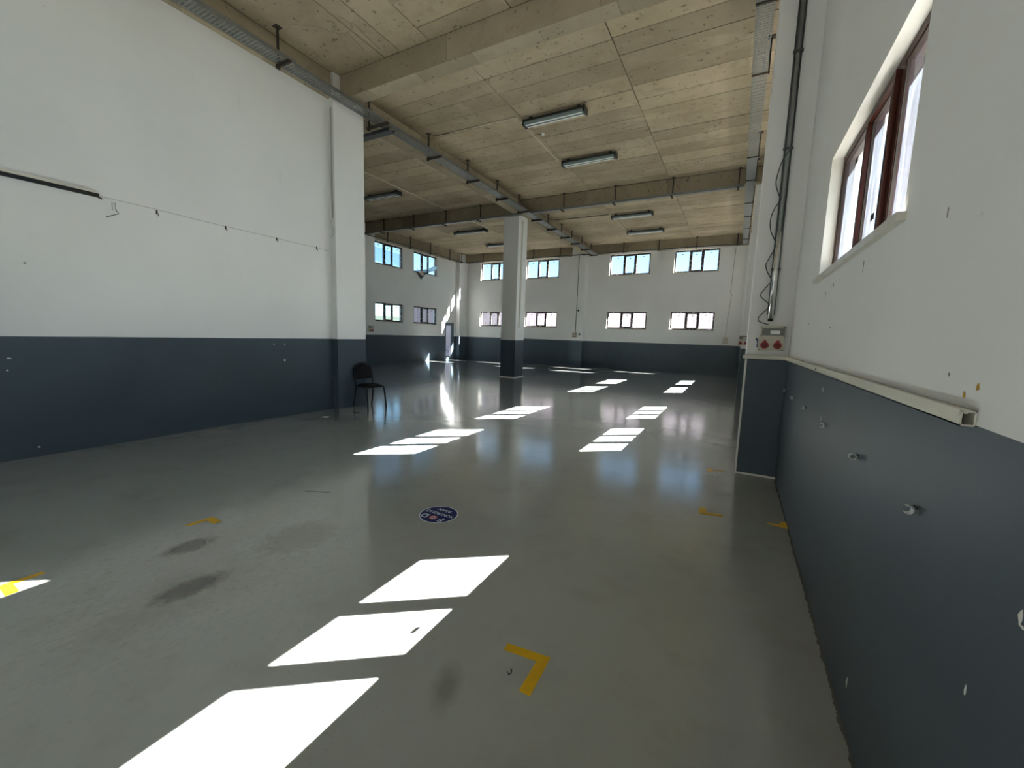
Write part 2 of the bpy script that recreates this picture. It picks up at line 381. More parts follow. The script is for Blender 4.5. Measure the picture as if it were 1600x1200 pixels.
LO = (2.05, 2.93); UP = (4.62, 5.63)
R_WIN = [(-3.36,-1.50), (-.62,1.24), (2.13,3.99), (7.01,8.87), (9.75,11.61), (14.43,16.29), (17.10,18.96)]
S_WIN = [(13.79,15.63), (16.41,18.27)]                 # along y on the far left wall
F_WIN = [(-13.56,-11.66), (-10.56,-8.62), (-5.90,-3.94), (-2.86,-.97)]   # along x on the far wall
FLO = (2.03, 2.87); FUP = (4.66, 5.66)
hol = [(a-YB, b-YB, *z) for a, b in R_WIN for z in (LO, UP)]
wall_right = wall('wall_right', (XR,YB,0), (0,1,0), (1,0,0), YF-YB, ZC+.2, hol, 'long right-hand wall, white over slate-grey paint, with the nearest window')
hol = [(a-(XLL), b-(XLL), *z) for a, b in F_WIN for z in (FLO, FUP)]
wall_far = wall('wall_back', (XLL,YF,0), (1,0,0), (0,1,0), XR-XLL, ZC+.2, hol, 'far end wall with two rows of windows, white over slate-grey paint')
SY0 = 5.9
hol = [(a-SY0, b-SY0, *z) for a, b in S_WIN for z in ((2.0,2.88), (4.6,5.62))]+[(19.02-SY0, 19.88-SY0, -.0, 2.15)]
wall_side = wall('wall_far_left', (XLL,SY0,0), (0,1,0), (-1,0,0), YF-SY0, ZC+.2, hol, 'recessed left wall beyond the partition, with four windows and a narrow glass door')
wall_left = wall('wall_left', (XL,YB,0), (0,1,0), (-1,0,0), 5.45-YB, ZB, [], 'big blank near left wall, white over slate-grey paint')
wall_ret = wall('wall_left_return', (XLL-TH,SY0-.3,0), (1,0,0), (0,1,0), XP-.15-XLL+TH, ZC, [], 'hidden return wall behind the left corner pillar')
wall_front = wall('wall_front', (XL-TH,YB,0), (1,0,0), (0,-1,0), XR-XL+2*TH, ZC+.2, [], 'blank wall behind the camera')
for c in (wall_left,):
    pass
fl = MB(); fl.box(XLL-.25, XR+.25, YB-.25, YF+.25, -.2, 0); floor = fl.build('floor', M['floor'])
tag(floor, 'glossy light grey epoxy floor with worn stains and sun patches', 'floor', kind='structure')

# ------------------------------------------------------------------ ceiling: slab + board-marked panels
cl = MB(); cl.box(XLL-.25, XR+.25, YB-.25, YF+.25, ZC+.03, ZC+.3); ceiling = cl.build('ceiling', M['slab'])
tag(ceiling, 'bare concrete slab ceiling printed with formwork boards', 'ceiling', kind='structure')
pm = MB(); pm.box(-.5,.5,-.5,.5,0,.03); panel_me = pm.mesh('ceiling_panel', M['panel'])
def panel(x0, x1, y0, y1):
    g = random.choice((.010,.012,.018))
    o = bpy.data.objects.new('ceiling_panel', panel_me); COL.objects.link(o); o.parent = ceiling
    o.location = ((x0+x1)/2, (y0+y1)/2, ZC+random.uniform(-.003,.004)); o.scale = (x1-x0-g, y1-y0-g, 1)
def bay(x0, x1, y0, y1, cols, pitch):
    xs = [x0]+cols+[x1]
    for a, b in zip(xs, xs[1:]):
        y = y0; k = 0
        while y < y1-.05:
            p = pitch*random.choice((.92,1,1,1.08,1.2)); e = min(y+p, y1)
            if y1-e < .15: e = y1
            panel(a, b, y, e); y = e
XB = -6.93
bay(XB, XR-.02, 5.82, 13.0, [-4.42,-2.08], .46)
bay(XB, XR-.02, 13.3, 20.62, [-4.5,-2.1], .5)
bay(XLL, XB-.27, 5.9, 13.0, [-12.3,-9.95], .5)
bay(XLL, XB-.27, 13.3, 20.62, [-12.3,-9.95], .5)
# near bay: boards run towards the camera beyond a strip along the beam
for a, b in ((-6.82,-5.63), (-5.63,-5.28), (-5.28,-4.68)):
    for c, d in ((YB,-2.2), (-2.2,.2), (.2,2.7), (2.7,5.55)): panel(a, b, c, d)
for a, b in ((-4.68,-3.2), (-3.2,-1.1), (-1.1,XR-.02)):
    panel(a, b, 5.25, 5.55)
    y = 5.25
    while y > YB: panel(a, b, max(y-.5, YB), y); y -= .5
# ------------------------------------------------------------------ beams
def beam(x0, x1, y0, y1, label, along, board=1.1, side=2.44, zb=ZB, off=0.0, faces=('a','b')):
    b = MB(); e = .012
    if along == 'x': b.box(x0, x1, y0+e, y1-e, zb+e, ZC+.05)
    else: b.box(x0+e, x1-e, y0, y1, zb+e, ZC+.05)
    o = b.build('beam', M['slab']); tag(o, label, 'beam', kind='structure')
    lo, hi = (x0, x1) if along == 'x' else (y0, y1)
    t = lo+off
    while t < hi-.02:
        e1 = min(t+board, hi)
        q = MB()
        if along == 'x': q.box(t+.003, e1-.003, y0, y1, zb, zb+e)
        else: q.box(x0, x1, t+.003, e1-.003, zb, zb+e)
        q.build('soffit_board', M['beam'], o); t = e1
    if off > 0:
        q = MB()
        if along == 'x': q.box(lo, lo+off-.003, y0, y1, zb, zb+e)
        else: q.box(x0, x1, lo, lo+off-.003, zb, zb+e)
        q.build('soffit_board', M['beam'], o)
    t = lo
    while t < hi-.02:
        e1 = min(t+side, hi)
        for s in (0, 1):
            q = MB()
            if along == 'x':
                yy = (y0, y0+e) if s == 0 else (y1-e, y1); q.box(t+.003, e1-.003, yy[0], yy[1], zb+e, ZC)
            else:
                xx = (x0, x0+e) if s == 0 else (x1-e, x1); q.box(xx[0], xx[1], t+.003, e1-.003, zb+e, ZC)
            q.build('side_board', M['beam'], o)
        t = e1
    return o
beam(XP, XR, 5.55, 5.82, 'nearest concrete cross beam above the left corner pillar', 'x', off=.7)
beam(XP-.25, XR, 13.03, 13.3, 'second concrete cross beam from the middle column to the right wall', 'x')
beam(XLL, XP-.26, 13.03, 13.3, 'second concrete cross beam left of the middle column', 'x')
beam(XLL, XR, 20.62, 20.85, 'farthest concrete cross beam along the top of the end wall', 'x', zb=5.70)
beam(-7.2, XB, 5.5, 13.03, 'long concrete beam from the corner pillar to the middle column', 'y')
beam(-7.2, XB, 13.3, 20.62, 'long concrete beam from the middle column to the far wall', 'y')
beam(-7.1, -6.82, YB, 5.40, 'long concrete beam above the near left wall', 'y', zb=5.72)
beam(XLL, XLL+.22, 5.9, 20.62, 'concrete edge beam above the recessed left wall windows', 'y', zb=5.66)
# ------------------------------------------------------------------ columns
def column(x0, x1, y0, y1, z1, label, name='column', strip=False):
    b = MB(); b.box(x0, x1, y0, y1, 0, z1); o = b.build(name, M['wall']); tag(o, label, 'column', kind='structure')
    if strip:
        q = MB(); t = .012
        for (a,b_,c,d) in ((x0-t,x1+t,y0-t,y0), (x0-t,x1+t,y1,y1+t), (x0-t,x0,y0,y1), (x1,x1+t,y0,y1)): q.box(a,b_,c,d,0,.028)
        q.build('base_strip', M['chip'], o)
    return o
col_left = column(XL-.55, XP, 5.40, 6.09, ZC, 'left corner pillar where the near wall ends, behind the chair')
col_mid = column(-7.62, -7.02, 13.15, 13.82, ZC, 'free-standing middle column, white over slate-grey paint', strip=True)
col_r1 = column(XPR, XR, 5.47, 6.1, ZC, 'nearest right wall pillar carrying the red socket box')
col_r2 = column(XPR, XR, 13.19, 13.85, ZC, 'second right wall pillar, mostly hidden behind the first')
col_r3 = column(XPR, XR, 20.35, 20.85, ZC, 'right wall pillar in the far corner')
col_f = column(-7.74, -7.0, 20.42, 20.85, ZC, 'far wall pillar with the black conduit, right of the middle column')
col_c = column(XLL, XLL+.24, 20.05, 20.85, ZC, 'corner pillar right of the narrow glass door')
col_s = column(XLL, XLL+.3, 12.95, 13.55, ZC, 'recessed left wall pillar beside the leftmost windows')
q = MB(); q.box(XPR-.006, XPR+.012, 5.458, 5.472, 0, 1.36); q.build('corner_strip', M['chip'], col_r1)
q = MB(); q.box(XPR-.006, XR, 5.455, 5.47, 0, .02); q.build('base_strip', M['chip'], col_r1)

# ------------------------------------------------------------------ windows
win_n = [0]
def window(u0, u1, z0, z1, plane, label, mat_frame, mat_pane, sticker=True, latch=True):
    """plane: 'R' right wall, 'F' far wall, 'S' far left wall. Local frame: X along wall, Y outward."""
    win_n[0] += 1
    Wd, Hh = u1-u0, z1-z0
    if plane == 'R': root = empty('window_%d'%win_n[0], (XR, u0+Wd, z0), -math.pi/2)      # local x -> -y, local y -> +x
    elif plane == 'F': root = empty('window_%d'%win_n[0], (u0, YF, z0), 0)
    else: root = empty('window_%d'%win_n[0], (XLL, u0, z0), math.pi/2)                      # local x -> +y, local y -> -x
    tag(root, label, 'window', kind='structure')
    fw, ya, yb = .050, .070, .135
    mh = .033 if plane == 'R' else .036
    if plane != 'R': fw = .062
    s1, s2 = Wd*.360, Wd*.645            # mullion centres
    if plane == 'R': s1, s2 = Wd*.415, Wd*.705; s1, s2 = Wd*.412, Wd*.700
    if plane == 'R': s1, s2 = 0.695, 1.265
    f = MB()
    f.box(0, Wd, ya, yb, 0, fw); f.box(0, Wd, ya, yb, Hh-fw, Hh)
    f.box(0, fw, ya, yb, fw, Hh-fw); f.box(Wd-fw, Wd, ya, yb, fw, Hh-fw)
    for s in (s1, s2): f.box(s-mh, s+mh, ya, yb, fw, Hh-fw)
    f.build('frame', mat_frame, root)
    # opening sash in the middle
    sw = .038; a, b_ = s1+mh, s2-mh; sh = MB()
    sh.box(a, b_, ya-.018, yb-.02, fw, fw+sw); sh.box(a, b_, ya-.018, yb-.02, Hh-fw-sw, Hh-fw)
    sh.box(a, a+sw, ya-.018, yb-.02, fw+sw, Hh-fw-sw); sh.box(b_-sw, b_, ya-.018, yb-.02, fw+sw, Hh-fw-sw)
    so_ = sh.build('sash', mat_frame, root)
    if latch:
        h = MB(); cx = (a+b_)/2; h.box(cx-.02, cx+.02, ya-.03, ya-.018, fw+.002, fw+.034); h.box(cx-.012, cx+.10, ya-.045, ya-.03, fw+.010, fw+mh)
        h.build('handle', M['black'], so_)
    spans = [(fw, s1-mh, fw, Hh-fw), (a+sw, b_-sw, fw+sw, Hh-fw-sw), (s2+mh, Wd-fw, fw, Hh-fw)]
    for i, (p0, p1, q0, q1) in enumerate(spans):
        g = MB(); yy = .086; g.add([(p0,yy,q0),(p1,yy,q0),(p1,yy,q1),(p0,yy,q1)], [(0,1,2,3)])
        po = g.build('pane', mat_pane, root)
        if sticker:
            st = MB(); cx = (p0+p1)/2+random.uniform(-.03,.03); cz = q1-.09-random.uniform(0,.02)
            if random.random() < .12: cz = q0+.12
            st.box(cx-.032, cx+.032, yy-.003, yy-.001, cz-.018, cz+.018); st.build('sticker', M['black'], po)
    # glazing beads: slim lighter edge
    bd = MB()
    for (p0, p1, q0, q1) in spans:
        for bx in ((p0,p1,q0,q0+.008), (p0,p1,q1-.008,q1), (p0,p0+.008,q0,q1), (p1-.008,p1,q0,q1)): bd.box(bx[0], bx[1], .074, .084, bx[2], bx[3])
    bd.build('glazing_bead', M['rod'] if mat_frame is M['frame'] else M['whiteplastic'], root)
    sl_ = MB(); sl_.bevbox(-.035, Wd+.035, -.03, ya, -.03, .004, .004); sl_.build('sill', M['marble'], root)
    rv = MB(); t = .004
    rv.box(0, t, 0, ya, .004, Hh); rv.box(Wd-t, Wd, 0, ya, .004, Hh); rv.box(0, Wd, 0, ya, Hh-t, Hh)
    rv.build('reveal', M['reveal'], root)
    return root
names_y = ['first window behind the camera', 'window beside the camera', 'near window ahead of the camera', 'first window past the socket pillar', 'second window past the socket pillar', 'first window past the second pillar', 'last window before the far corner']
for i, (a, b) in enumerate(R_WIN):
    near = i <= 2
    window(a, b, LO[0], LO[1], 'R', ('large brown three-pane window seen up close in the right wall, bright film on its panes' if i == 2 else 'brown three-pane window low in the right wall, '+names_y[i]), M['frame'], M['glassfilm'] if i == 2 else M['glass'], sticker=(i == 2), latch=(i != 2))
    window(a, b, UP[0], UP[1], 'R', 'brown three-pane window high in the right wall, '+names_y[i], M['frame'], M['glass'], sticker=False)
pos_f = ['leftmost on the far wall', 'just right of the middle column on the far wall', 'next right of the far pillar', 'rightmost on the far wall']
for i, (a, b) in enumerate(F_WIN):
    window(a, b, FLO[0], FLO[1], 'F', 'lower row three-pane window with pale cladding outside, '+pos_f[i], M['taped'], M['glass'])
    window(a, b, FUP[0], FUP[1], 'F', 'upper row three-pane window full of blue sky, '+pos_f[i], M['taped'], M['glass'])
pos_s = ['left one on the recessed left wall', 'right one on the recessed left wall']
side_roots = []
for i, (a, b) in enumerate(S_WIN):
    window(a, b, 2.0, 2.88, 'S', 'lower three-pane window, '+pos_s[i]+(', trees and houses outside' if i == 0 else ', nearer the door'), M['taped'], M['glass'])
    side_roots.append(window(a, b, 4.6, 5.62, 'S', 'upper three-pane window, '+pos_s[i]+(', cladding outside' if i == 0 else ', with loose hanging film'), M['taped'], M['glass']))
M['film'] = glass('window_film', tint=(.66,.72,.86,1), film=.10, filmcol=(.75,.78,.9,1))
fm = MB(); x_ = XLL-.060
for a_, b_, zt_ in ((13.85,14.42,5.36),(14.50,14.93,5.33),(15.02,15.57,5.30)):
    fm.add([(x_,a_,4.72),(x_,b_,4.72),(x_,b_,zt_-.02),(x_,a_,zt_)], [(0,1,2,3)])
fm = fm.build('film_sheet', M['film']); tag(fm, 'lilac protective film on the upper left window of the recessed left wall', 'plastic film')
# loose protective film hanging off the upper right side window
fp = MB()
pts = [(-14.70,16.45,4.66),(-14.68,17.30,4.85),(-14.69,18.22,5.20),(-14.70,18.2,4.95),(-14.66,17.30,4.64),(-14.62,16.83,4.24)]
fp.add(pts+[(x+.003,y,z) for x,y,z in pts], [tuple(range(6)), tuple(range(11,5,-1))]+[(i,(i+1)%6,(i+1)%6+6,i+6) for i in range(6)])
flap = fp.build('loose_film', M['flap']); tag(flap, 'torn grey film hanging in a triangle from the upper window near the far left corner', 'plastic film')

# ------------------------------------------------------------------ door
d = empty('door_1', (XLL, 19.02, 0), math.pi/2); tag(d, 'narrow grey-framed glass door in the far left corner', 'door', kind='structure')
f = MB(); f.box(0,.06,.02,.1,0,2.15); f.box(.80,.86,.02,.1,0,2.15); f.box(.06,.80,.02,.1,2.08,2.15); f.build('door_frame', M['doorframe'], d)
f = MB(); f.box(.06,.14,.03,.08,.01,2.08); f.box(.64,.80,.03,.08,.01,2.08); f.box(.14,.64,.03,.08,1.98,2.08); f.box(.14,.64,.03,.08,.01,.14)
leaf = f.build('door_leaf', M['doorframe'], d)
f = MB(); f.add([(.14,.055,.14),(.64,.055,.14),(.64,.055,1.98),(.14,.055,1.98)], [(0,1,2,3)]); f.build('door_glass', M['doorglass'], leaf)
f = MB(); f.box(.70,.73,0,.03,.98,1.02); f.box(.62,.73,-.02,0,.99,1.01); f.build('handle', M['chrome'], leaf)
f = MB()
for (x0,x1,z0,z1) in ((.30,.50,.72,.75),(.22,.28,.55,.60),(.36,.40,.40,.55),(.44,.50,.50,.53)): f.box(x0,x1,.050,.054,z0,z1)
f.build('film_print', M['blue'], leaf)

# ------------------------------------------------------------------ cable trays
def perforated(name, mat, p0, length, along, wd, hgt, parent, holes=True, mesh_pitch=.1):
    """open U tray, base with rows of slots (as a grid of bars)"""
    b = MB(); t = .004
    nb = 5
    def bx(a0, a1, c0, c1, z0, z1):
        if along == 'y': b.box(p0[0]+c0, p0[0]+c1, p0[1]+a0, p0[1]+a1, p0[2]+z0, p0[2]+z1)
        else: b.box(p0[0]+a0, p0[0]+a1, p0[1]+c0, p0[1]+c1, p0[2]+z0, p0[2]+z1)
    bx(0, length, 0, t, 0, hgt); bx(0, length, wd-t, wd, 0, hgt)
    bx(0, length, 0, .014, hgt-t, hgt); bx(0, length, wd-.014, wd, hgt-t, hgt)
    if holes:
        hw = wd*.11; gap = (wd-nb*hw)/(nb+1)
        for i in range(nb+1): bx(0, length, i*(gap+hw), i*(gap+hw)+gap, 0, t)
        a = 0
        while a < length:
            for i in range(nb): bx(a, min(a+mesh_pitch*.42, length), gap+i*(gap+hw), gap+i*(gap+hw)+hw, 0, t)
            a += mesh_pitch
    else: bx(0, length, 0, wd, 0, t)
    return b.build(name, mat, parent)
def hanger(parent, x, y, zt, along, arm_from, arm_to, rod=.028, thin=False):
    """rod from the slab and an arm under the tray"""
    b = MB(); zb_ = zt-.03
    b.box(x-rod/2, x+rod/2, y-rod/2, y+rod/2, zb_, ZC-.004)
    b.box(x-.05, x+.05, y-.05, y+.05, ZC-.012, ZC-.003)
    o = b.build('hanger', M['rod'], parent)
    a = MB()
    if thin: a.box(arm_from, arm_to, y-.014, y+.014, zb_+.01, zt-.002)
    elif along == 'y':
        a.box(arm_from, arm_to+.02, y-.03, y+.03, zb_, zt-.002); a.box(arm_from, arm_to+.02, y-.03, y-.022, zb_-.03, zb_); a.box(arm_from, arm_from+.03, y-.03, y+.03, zb_-.03, zb_)
    else: a.box(x-.022, x+.022, arm_from, arm_to, zb_, zt-.002)
    a.build('arm', M['rod'], o)
t1 = empty('cable_tray', (-6.5, 5, 5.6)); tag(t1, 'long perforated steel cable tray running from above the near left wall to the far pillar', 'cable tray')
t1.location = (0,0,0)
TZ = 5.60
for a, b_ in ((YB+.1,1.4),(1.4,4.4),(4.4,7.4),(7.4,10.4),(10.4,13.4),(13.4,16.4),(16.4,20.35)):
    perforated('tray_channel', M['galv'], (-6.63 if b_ > 5 else -6.60, a+.004, TZ), b_-a-.008, 'y', .25, .055, t1, holes=(b_ < 11), mesh_pitch=.05 if b_ < 8 else .1)
for y in (1.0, 2.65, 4.28, 6.3, 7.95, 9.55, 11.1, 12.5, 13.55, 14.9, 16.3, 17.5, 18.8, 20.2):
    x = -6.60 if y < 5 else (-6.84 if y < 7 else -6.70)
    hanger(t1, x, y, TZ, 'y', x-.03, -6.34)
t2 = empty('cable_tray'); tag(t2, 'perforated steel cable tray along the top of the right wall', 'cable tray')
for a, b_ in ((YB+.1,1.5),(1.5,4.6),(4.6,6.22),(6.22,7.76),(7.76,11.0),(11.0,14.46),(14.46,15.95),(15.95,17.6),(17.6,20.3)):
    perforated('tray_channel', M['galv'], (-.135, a+.004, 5.65), b_-a-.008, 'y', .205, .06, t2, holes=(b_ < 12), mesh_pitch=.05 if b_ < 8 else .1)
for y in (1.5, 4.6, 6.22, 7.76, 11.0, 12.5, 14.46, 15.95, 17.6, 19.3): hanger(t2, .085, y, 5.65, 'y', -.14, .10, rod=.02, thin=True)
t3 = empty('cable_tray'); tag(t3, 'narrow steel cable tray along the second cross beam, right of the middle column', 'cable tray')
perforated('tray_channel', M['galv'], (-6.36, 12.74, 5.59), 6.2, 'x', .13, .065, t3, holes=False)
for x in (-.30, -1.96, -3.61, -5.28): hanger(t3, x, 12.93, 5.59, 'x', 12.72, 12.95, rod=.03)
t4 = empty('cable_tray'); tag(t4, 'narrow steel cable tray along the second cross beam, left of the middle column', 'cable tray')
perforated('tray_channel', M['galv'], (-14.25, 12.74, 5.59), 7.5, 'x', .13, .065, t4, holes=False)
for x in (-13.24, -11.62, -10.03, -8.48): hanger(t4, x, 12.93, 5.59, 'x', 12.72, 12.95, rod=.03)
t5 = empty('cable_tray'); tag(t5, 'narrow steel cable tray above the far wall windows', 'cable tray')
perforated('tray_channel', M['galv_dark'], (-14.35, 20.36, 5.66), 14.3, 'x', .12, .04, t5, holes=False)
for x in (-13.2, -11.6, -9.98, -8.45, -7.1, -5.16, -3.53, -1.92, -.32): hanger(t5, x, 20.5, 5.66, 'x', 20.36, 20.5, rod=.035)
t6 = empty('cable_tray'); tag(t6, 'narrow steel cable tray above the recessed left wall windows', 'cable tray')
perforated('tray_channel', M['galv_dark'], (-14.42, 6.1, 5.64), 14.2, 'y', .10, .03, t6, holes=False)
for y in (7.6, 9.2, 10.8, 12.4, 14.25, 15.75, 17.25, 18.9, 20.0): hanger(t6, -14.36, y, 5.64, 'y', -14.42, -14.32, rod=.035)
t7 = empty('cable_tray'); tag(t7, 'short steel tray crossing beneath the left corner pillar top', 'cable tray')
perforated('tray_channel', M['galv_dark'], (-7.4, 6.42, 5.52), .98, 'x', .16, .06, t7, holes=False)

# ------------------------------------------------------------------ fluorescent lamps
def lamp(x0, x1, y, label, tubes):
    cx = (x0+x1)/2; L = x1-x0
    r = empty('fluorescent_light', (cx, y, ZC)); tag(r, label, 'ceiling light', group='twin-tube fluorescent lights under the slab')
    b = MB(); h0 = -.115
    poly = [(-L/2,0),(L/2,0)]
    b.box(-L/2, L/2, -.085, .085, h0, h0+.055); bo = b.build('housing', M['lampdark'], r)
    # clear trough below the housing
    prof = [(-.095,h0+.004),(-.088,h0-.030),(-.06,h0-.050),(0,h0-.056),(.06,h0-.050),(.088,h0-.030),(.095,h0+.004)]
    rf = MB(); n = len(prof)
    rf.add([(-L/2+.02,y_,z_) for y_,z_ in prof]+[(L/2-.02,y_,z_) for y_,z_ in prof], [(k,k+1,k+1+n,k+n) for k in range(n-1)]+[tuple(range(n)), tuple(range(2*n-1,n-1,-1))])
    rf.build('diffuser', M['lampbody'], r)
    for s in (-1, 1):
        t = MB(); t.cyl((-L/2+.05, s*.045, h0-.05), (L/2-.05, s*.045, h0-.05), .016, 10); t.build('tube', M['tube'], r, smooth=False)
    for s in (-1, 1):
        e = MB(); e.box(s*(L/2)-.02, s*(L/2)+.02, -.10, .10, h0-.06, h0+.058); e.build('end_cap', M['lampdark'], r)
        e = MB(); e.box(s*(L/2-.14)-.035, s*(L/2-.14)+.035, -.035, .035, h0+.058, -.002); e.build('bracket', M['black'], r)
    return r
lamp(-4.36, -3.02, 8.30, 'nearest ceiling light, just behind the near cross beam', 0)
lamp(-4.38, -3.00, 10.58, 'second ceiling light from the camera, in front of the second cross beam', 0)
lamp(-4.48, -3.02, 15.8, 'ceiling light just beyond the second cross beam, right of the middle column', 0)
lamp(-4.48, -3.02, 18.3, 'farthest ceiling light right of the middle column', 0)
lamp(-11.55, -10.05, 10.5, 'ceiling light at the edge of the left corner pillar', 0)
lamp(-11.60, -9.95, 15.65, 'ceiling light beyond the cross beam, left of the middle column', 0)
lamp(-11.60, -10.1, 18.38, 'farthest ceiling light left of the middle column', 0)
# conduits on the slab
def pipe(pts, r, mat, name, label, cat='conduit', group=None):
    b = MB(); b.tube(pts, r, 8); o = b.build(name, mat, smooth=True); tag(o, label, cat, group); return o
zc = ZC-.018
pipe([(-6.2,8.10,zc),(-4.46,8.15,zc)], .016, M['conduit_white'], 'ceiling_conduit', 'pale conduit from the tray to the nearest ceiling light')
pipe([(-4.50,8.17,zc),(-4.50,10.46,zc)], .016, M['conduit_white'], 'ceiling_conduit', 'pale conduit linking the first two ceiling lights')
pipe([(-9.93,7.0,zc),(-9.93,12.9,zc)], .016, M['conduit_white'], 'ceiling_conduit', 'pale conduit along the slab right of the light by the corner pillar')
pipe([(-9.93,13.4,zc),(-9.93,18.4,zc)], .016, M['conduit_white'], 'ceiling_conduit', 'pale conduit along the far slab left of the middle column')
pipe([(-6.7,15.62,zc),(-4.6,15.7,zc)], .012, M['rod'], 'ceiling_conduit', 'dark thin conduit to the light beyond the second beam')
pipe([(-4.52,15.8,zc),(-4.52,18.3,zc)], .014, M['conduit_white'], 'ceiling_conduit', 'pale conduit between the two far right lights')
pipe([(-6.66,8.03,ZC-.03),(-6.45,8.05,ZC-.03),(-6.2,8.10,zc)], .009, M['black'], 'cable', 'short black cable feeding the pale ceiling conduit', 'cable')
b = MB(); b.cyl((-4.27,9.03,ZC-.04),(-4.27,9.03,ZC-.003),.035,14,.045); rs = b.build('ceiling_rose', M['tube']); tag(rs, 'small round white ceiling rose between the first two lights', 'ceiling rose')
b = MB(); b.tube([(-4.30,9.03,ZC-.02),(-4.4,9.01,ZC-.012),(-4.49,9.0,ZC-.015)], .006, 6); b.build('lead', M['black'], rs)

seep = MB()
for path in ([(-6.35,4.35),(-6.05,4.55),(-5.95,4.72),(-5.88,4.80),(-5.93,4.95),(-6.02,5.10),(-6.1,5.22)], [(-5.95,4.72),(-5.80,4.70),(-5.74,4.62),(-5.80,4.54)],
             [(-5.88,4.80),(-5.72,4.85),(-5.58,4.82),(-5.52,4.72),(-5.56,4.58)], [(-5.48,4.78),(-5.50,4.95),(-5.53,5.15),(-5.55,5.35)], [(-5.72,4.85),(-5.76,5.05),(-5.80,5.25)]):
    seep.tube(catmull([(x, y, ZC+.001) for x, y in path], 5), .010, 6)
seep.build('seepage_crust', M['beam'], ceiling)
# ------------------------------------------------------------------ conduit, cable and socket box on the near right pillar
c = MB()
yp = 5.47
c.box(.272,.345, yp-.012, yp-.001, 1.86, 5.9); c.box(.272,.279,yp-.042,yp-.012,1.86,5.9); c.box(.338,.345,yp-.042,yp-.012,1.86,5.9)
cr = empty('vertical_conduit'); tag(cr, 'steel conduit channel down the nearest right pillar to the socket box', 'conduit')
c.build('channel', M['galv_dark'], cr)
M['bright'] = simple('bright_steel_pipe', (.82,.83,.83,1), .22, .9, var=.08)
c = MB(); c.cyl((.308,yp-.034,1.84),(.308,yp-.034,5.9),.022,12); c.build('pipe', M['galv'], cr, smooth=True)
c = MB(); c.cyl((.308,yp-.036,1.82),(.308,yp-.036,2.75),.030,16); c.build('sleeve', M['bright'], cr, smooth=True)
c = MB(); c.cyl((.308,yp-.034,1.79),(.308,yp-.034,1.85),.026,12); c.build('gland', M['black'], cr, smooth=False)
for z in (2.35,3.6,4.55):
    c = MB(); c.box(.262,.355,yp-.06,yp-.04,z-.012,z+.012); c.build('clamp', M['galv_dark'], cr)
pts = [(.33,3.58),(.27,3.49),(.235,3.34),(.23,3.24),(.27,3.12),(.285,3.08),(.235,2.98),(.212,2.88),(.225,2.76),(.285,2.61),(.235,2.47),(.212,2.40),(.235,2.32),(.28,2.23),(.235,2.16),(.19,2.08),(.22,2.03),(.285,1.96),(.22,1.87),(.19,1.82),(.21,1.78),(.30,1.75)]
pp = catmull([(x, yp-.066, z) for x, z in pts])
pipe(pp, .0055, simple('grey_cable', srgb(62,70,74), .5), 'wavy_cable', 'thin grey cable snaking beside the conduit on the nearest right pillar', 'cable')
def socket_box(x, y, z, rz, label, s=1.0):
    r = empty('socket_box', (x, y, z), rz); tag(r, label, 'socket box'); r.scale = (s,s,s)
    # local: x right, -y out of the wall, z up; origin at bottom centre
    b = MB(); b.bevbox(-.128,.118, -.07, 0, 0, .155, .012); bo = b.build('socket_plate', M['beige'], r)
    b = MB(); b.bevbox(-.112,.125, -.06, 0, .157, .275, .01); b.build('breaker_box', M['beige'], r)
    b = MB(); b.bevbox(-.10,.113, -.075, -.06, .172, .25, .006); w_ = b.build('window_cover', M['clearcover'], r)
    b = MB(); b.box(-.02,.07,-.078,-.075,.185,.225); b.build('breaker', M['tube'], w_)
    for sx_ in (-.065,.058):
        b = MB(); b.cyl((sx_,-.07,.062),(sx_,-.098,.062),.041,18,.038); b.box(sx_-.014,sx_+.014,-.094,-.07,.09,.118)
        so2 = b.build('socket', M['red'], r)
        b = MB(); b.cyl((sx_,-.0975,.062),(sx_,-.1,.062),.026,14); b.build('socket_face', simple('dark_red', srgb(96,10,12), .5), so2)
    b = MB()
    for (a, c_) in ((-.108,.264),(.112,.264),(-.118,.012),(.106,.012),(-.108,.165),(.112,.165)): b.cyl((a,-.074,c_),(a,-.06,c_),.006,8)
    b.build('screw', M['black'], r)
    return r
sb = socket_box(.340, yp, 1.462, 0, 'beige socket box with two red sockets on the nearest right pillar')
b = MB(); b.tube([(.19,yp-.03,1.60),(.205,yp-.035,1.575),(.212,yp-.035,1.545),(.208,yp-.03,1.50)], .008, 8)
bs = b.build('blue_strap', M['blue'], None, smooth=True); tag(bs, 'short dark blue strap hanging left of the nearest socket box', 'strap')
socket_box(.16, 13.19, 1.46, 0, 'half-hidden red socket box on the second right pillar')
socket_box(-7.42, 20.42, 1.52, 0, 'small red socket box at the foot of the far wall pillar conduit', .9)
socket_box(XLL+.3, 13.25, 1.5, math.pi/2, 'dark socket box just right of the left corner pillar edge', 1.0)
b = MB(); b.tube([(-7.38,20.405,1.78),(-7.36,20.405,5.62)], .013, 8); o = b.build('vertical_conduit', M['galv_dark'], smooth=True); tag(o, 'thin dark conduit down the far wall pillar', 'conduit')
b = MB(); b.cyl((-7.375,20.39,4.1),(-7.375,20.39,4.32),.04,10); b.build('coupling', M['whiteplastic'], o)
b = MB(); b.cyl((-7.27,20.42,2.9),(-7.27,20.36,2.9),.045,14); b.cyl((-7.27,20.36,2.9),(-7.27,20.34,2.9),.02,10); o = b.build('round_fitting', M['black']); tag(o, 'small round black fitting high on the far wall pillar', 'wall fitting')
b = MB(); b.cyl((-7.16,20.42,1.70),(-7.16,20.37,1.70),.055,14,.045); o = b.build('round_fitting', M['galv_dark']); tag(o, 'small round grey fitting beside the far pillar socket box', 'wall fitting')
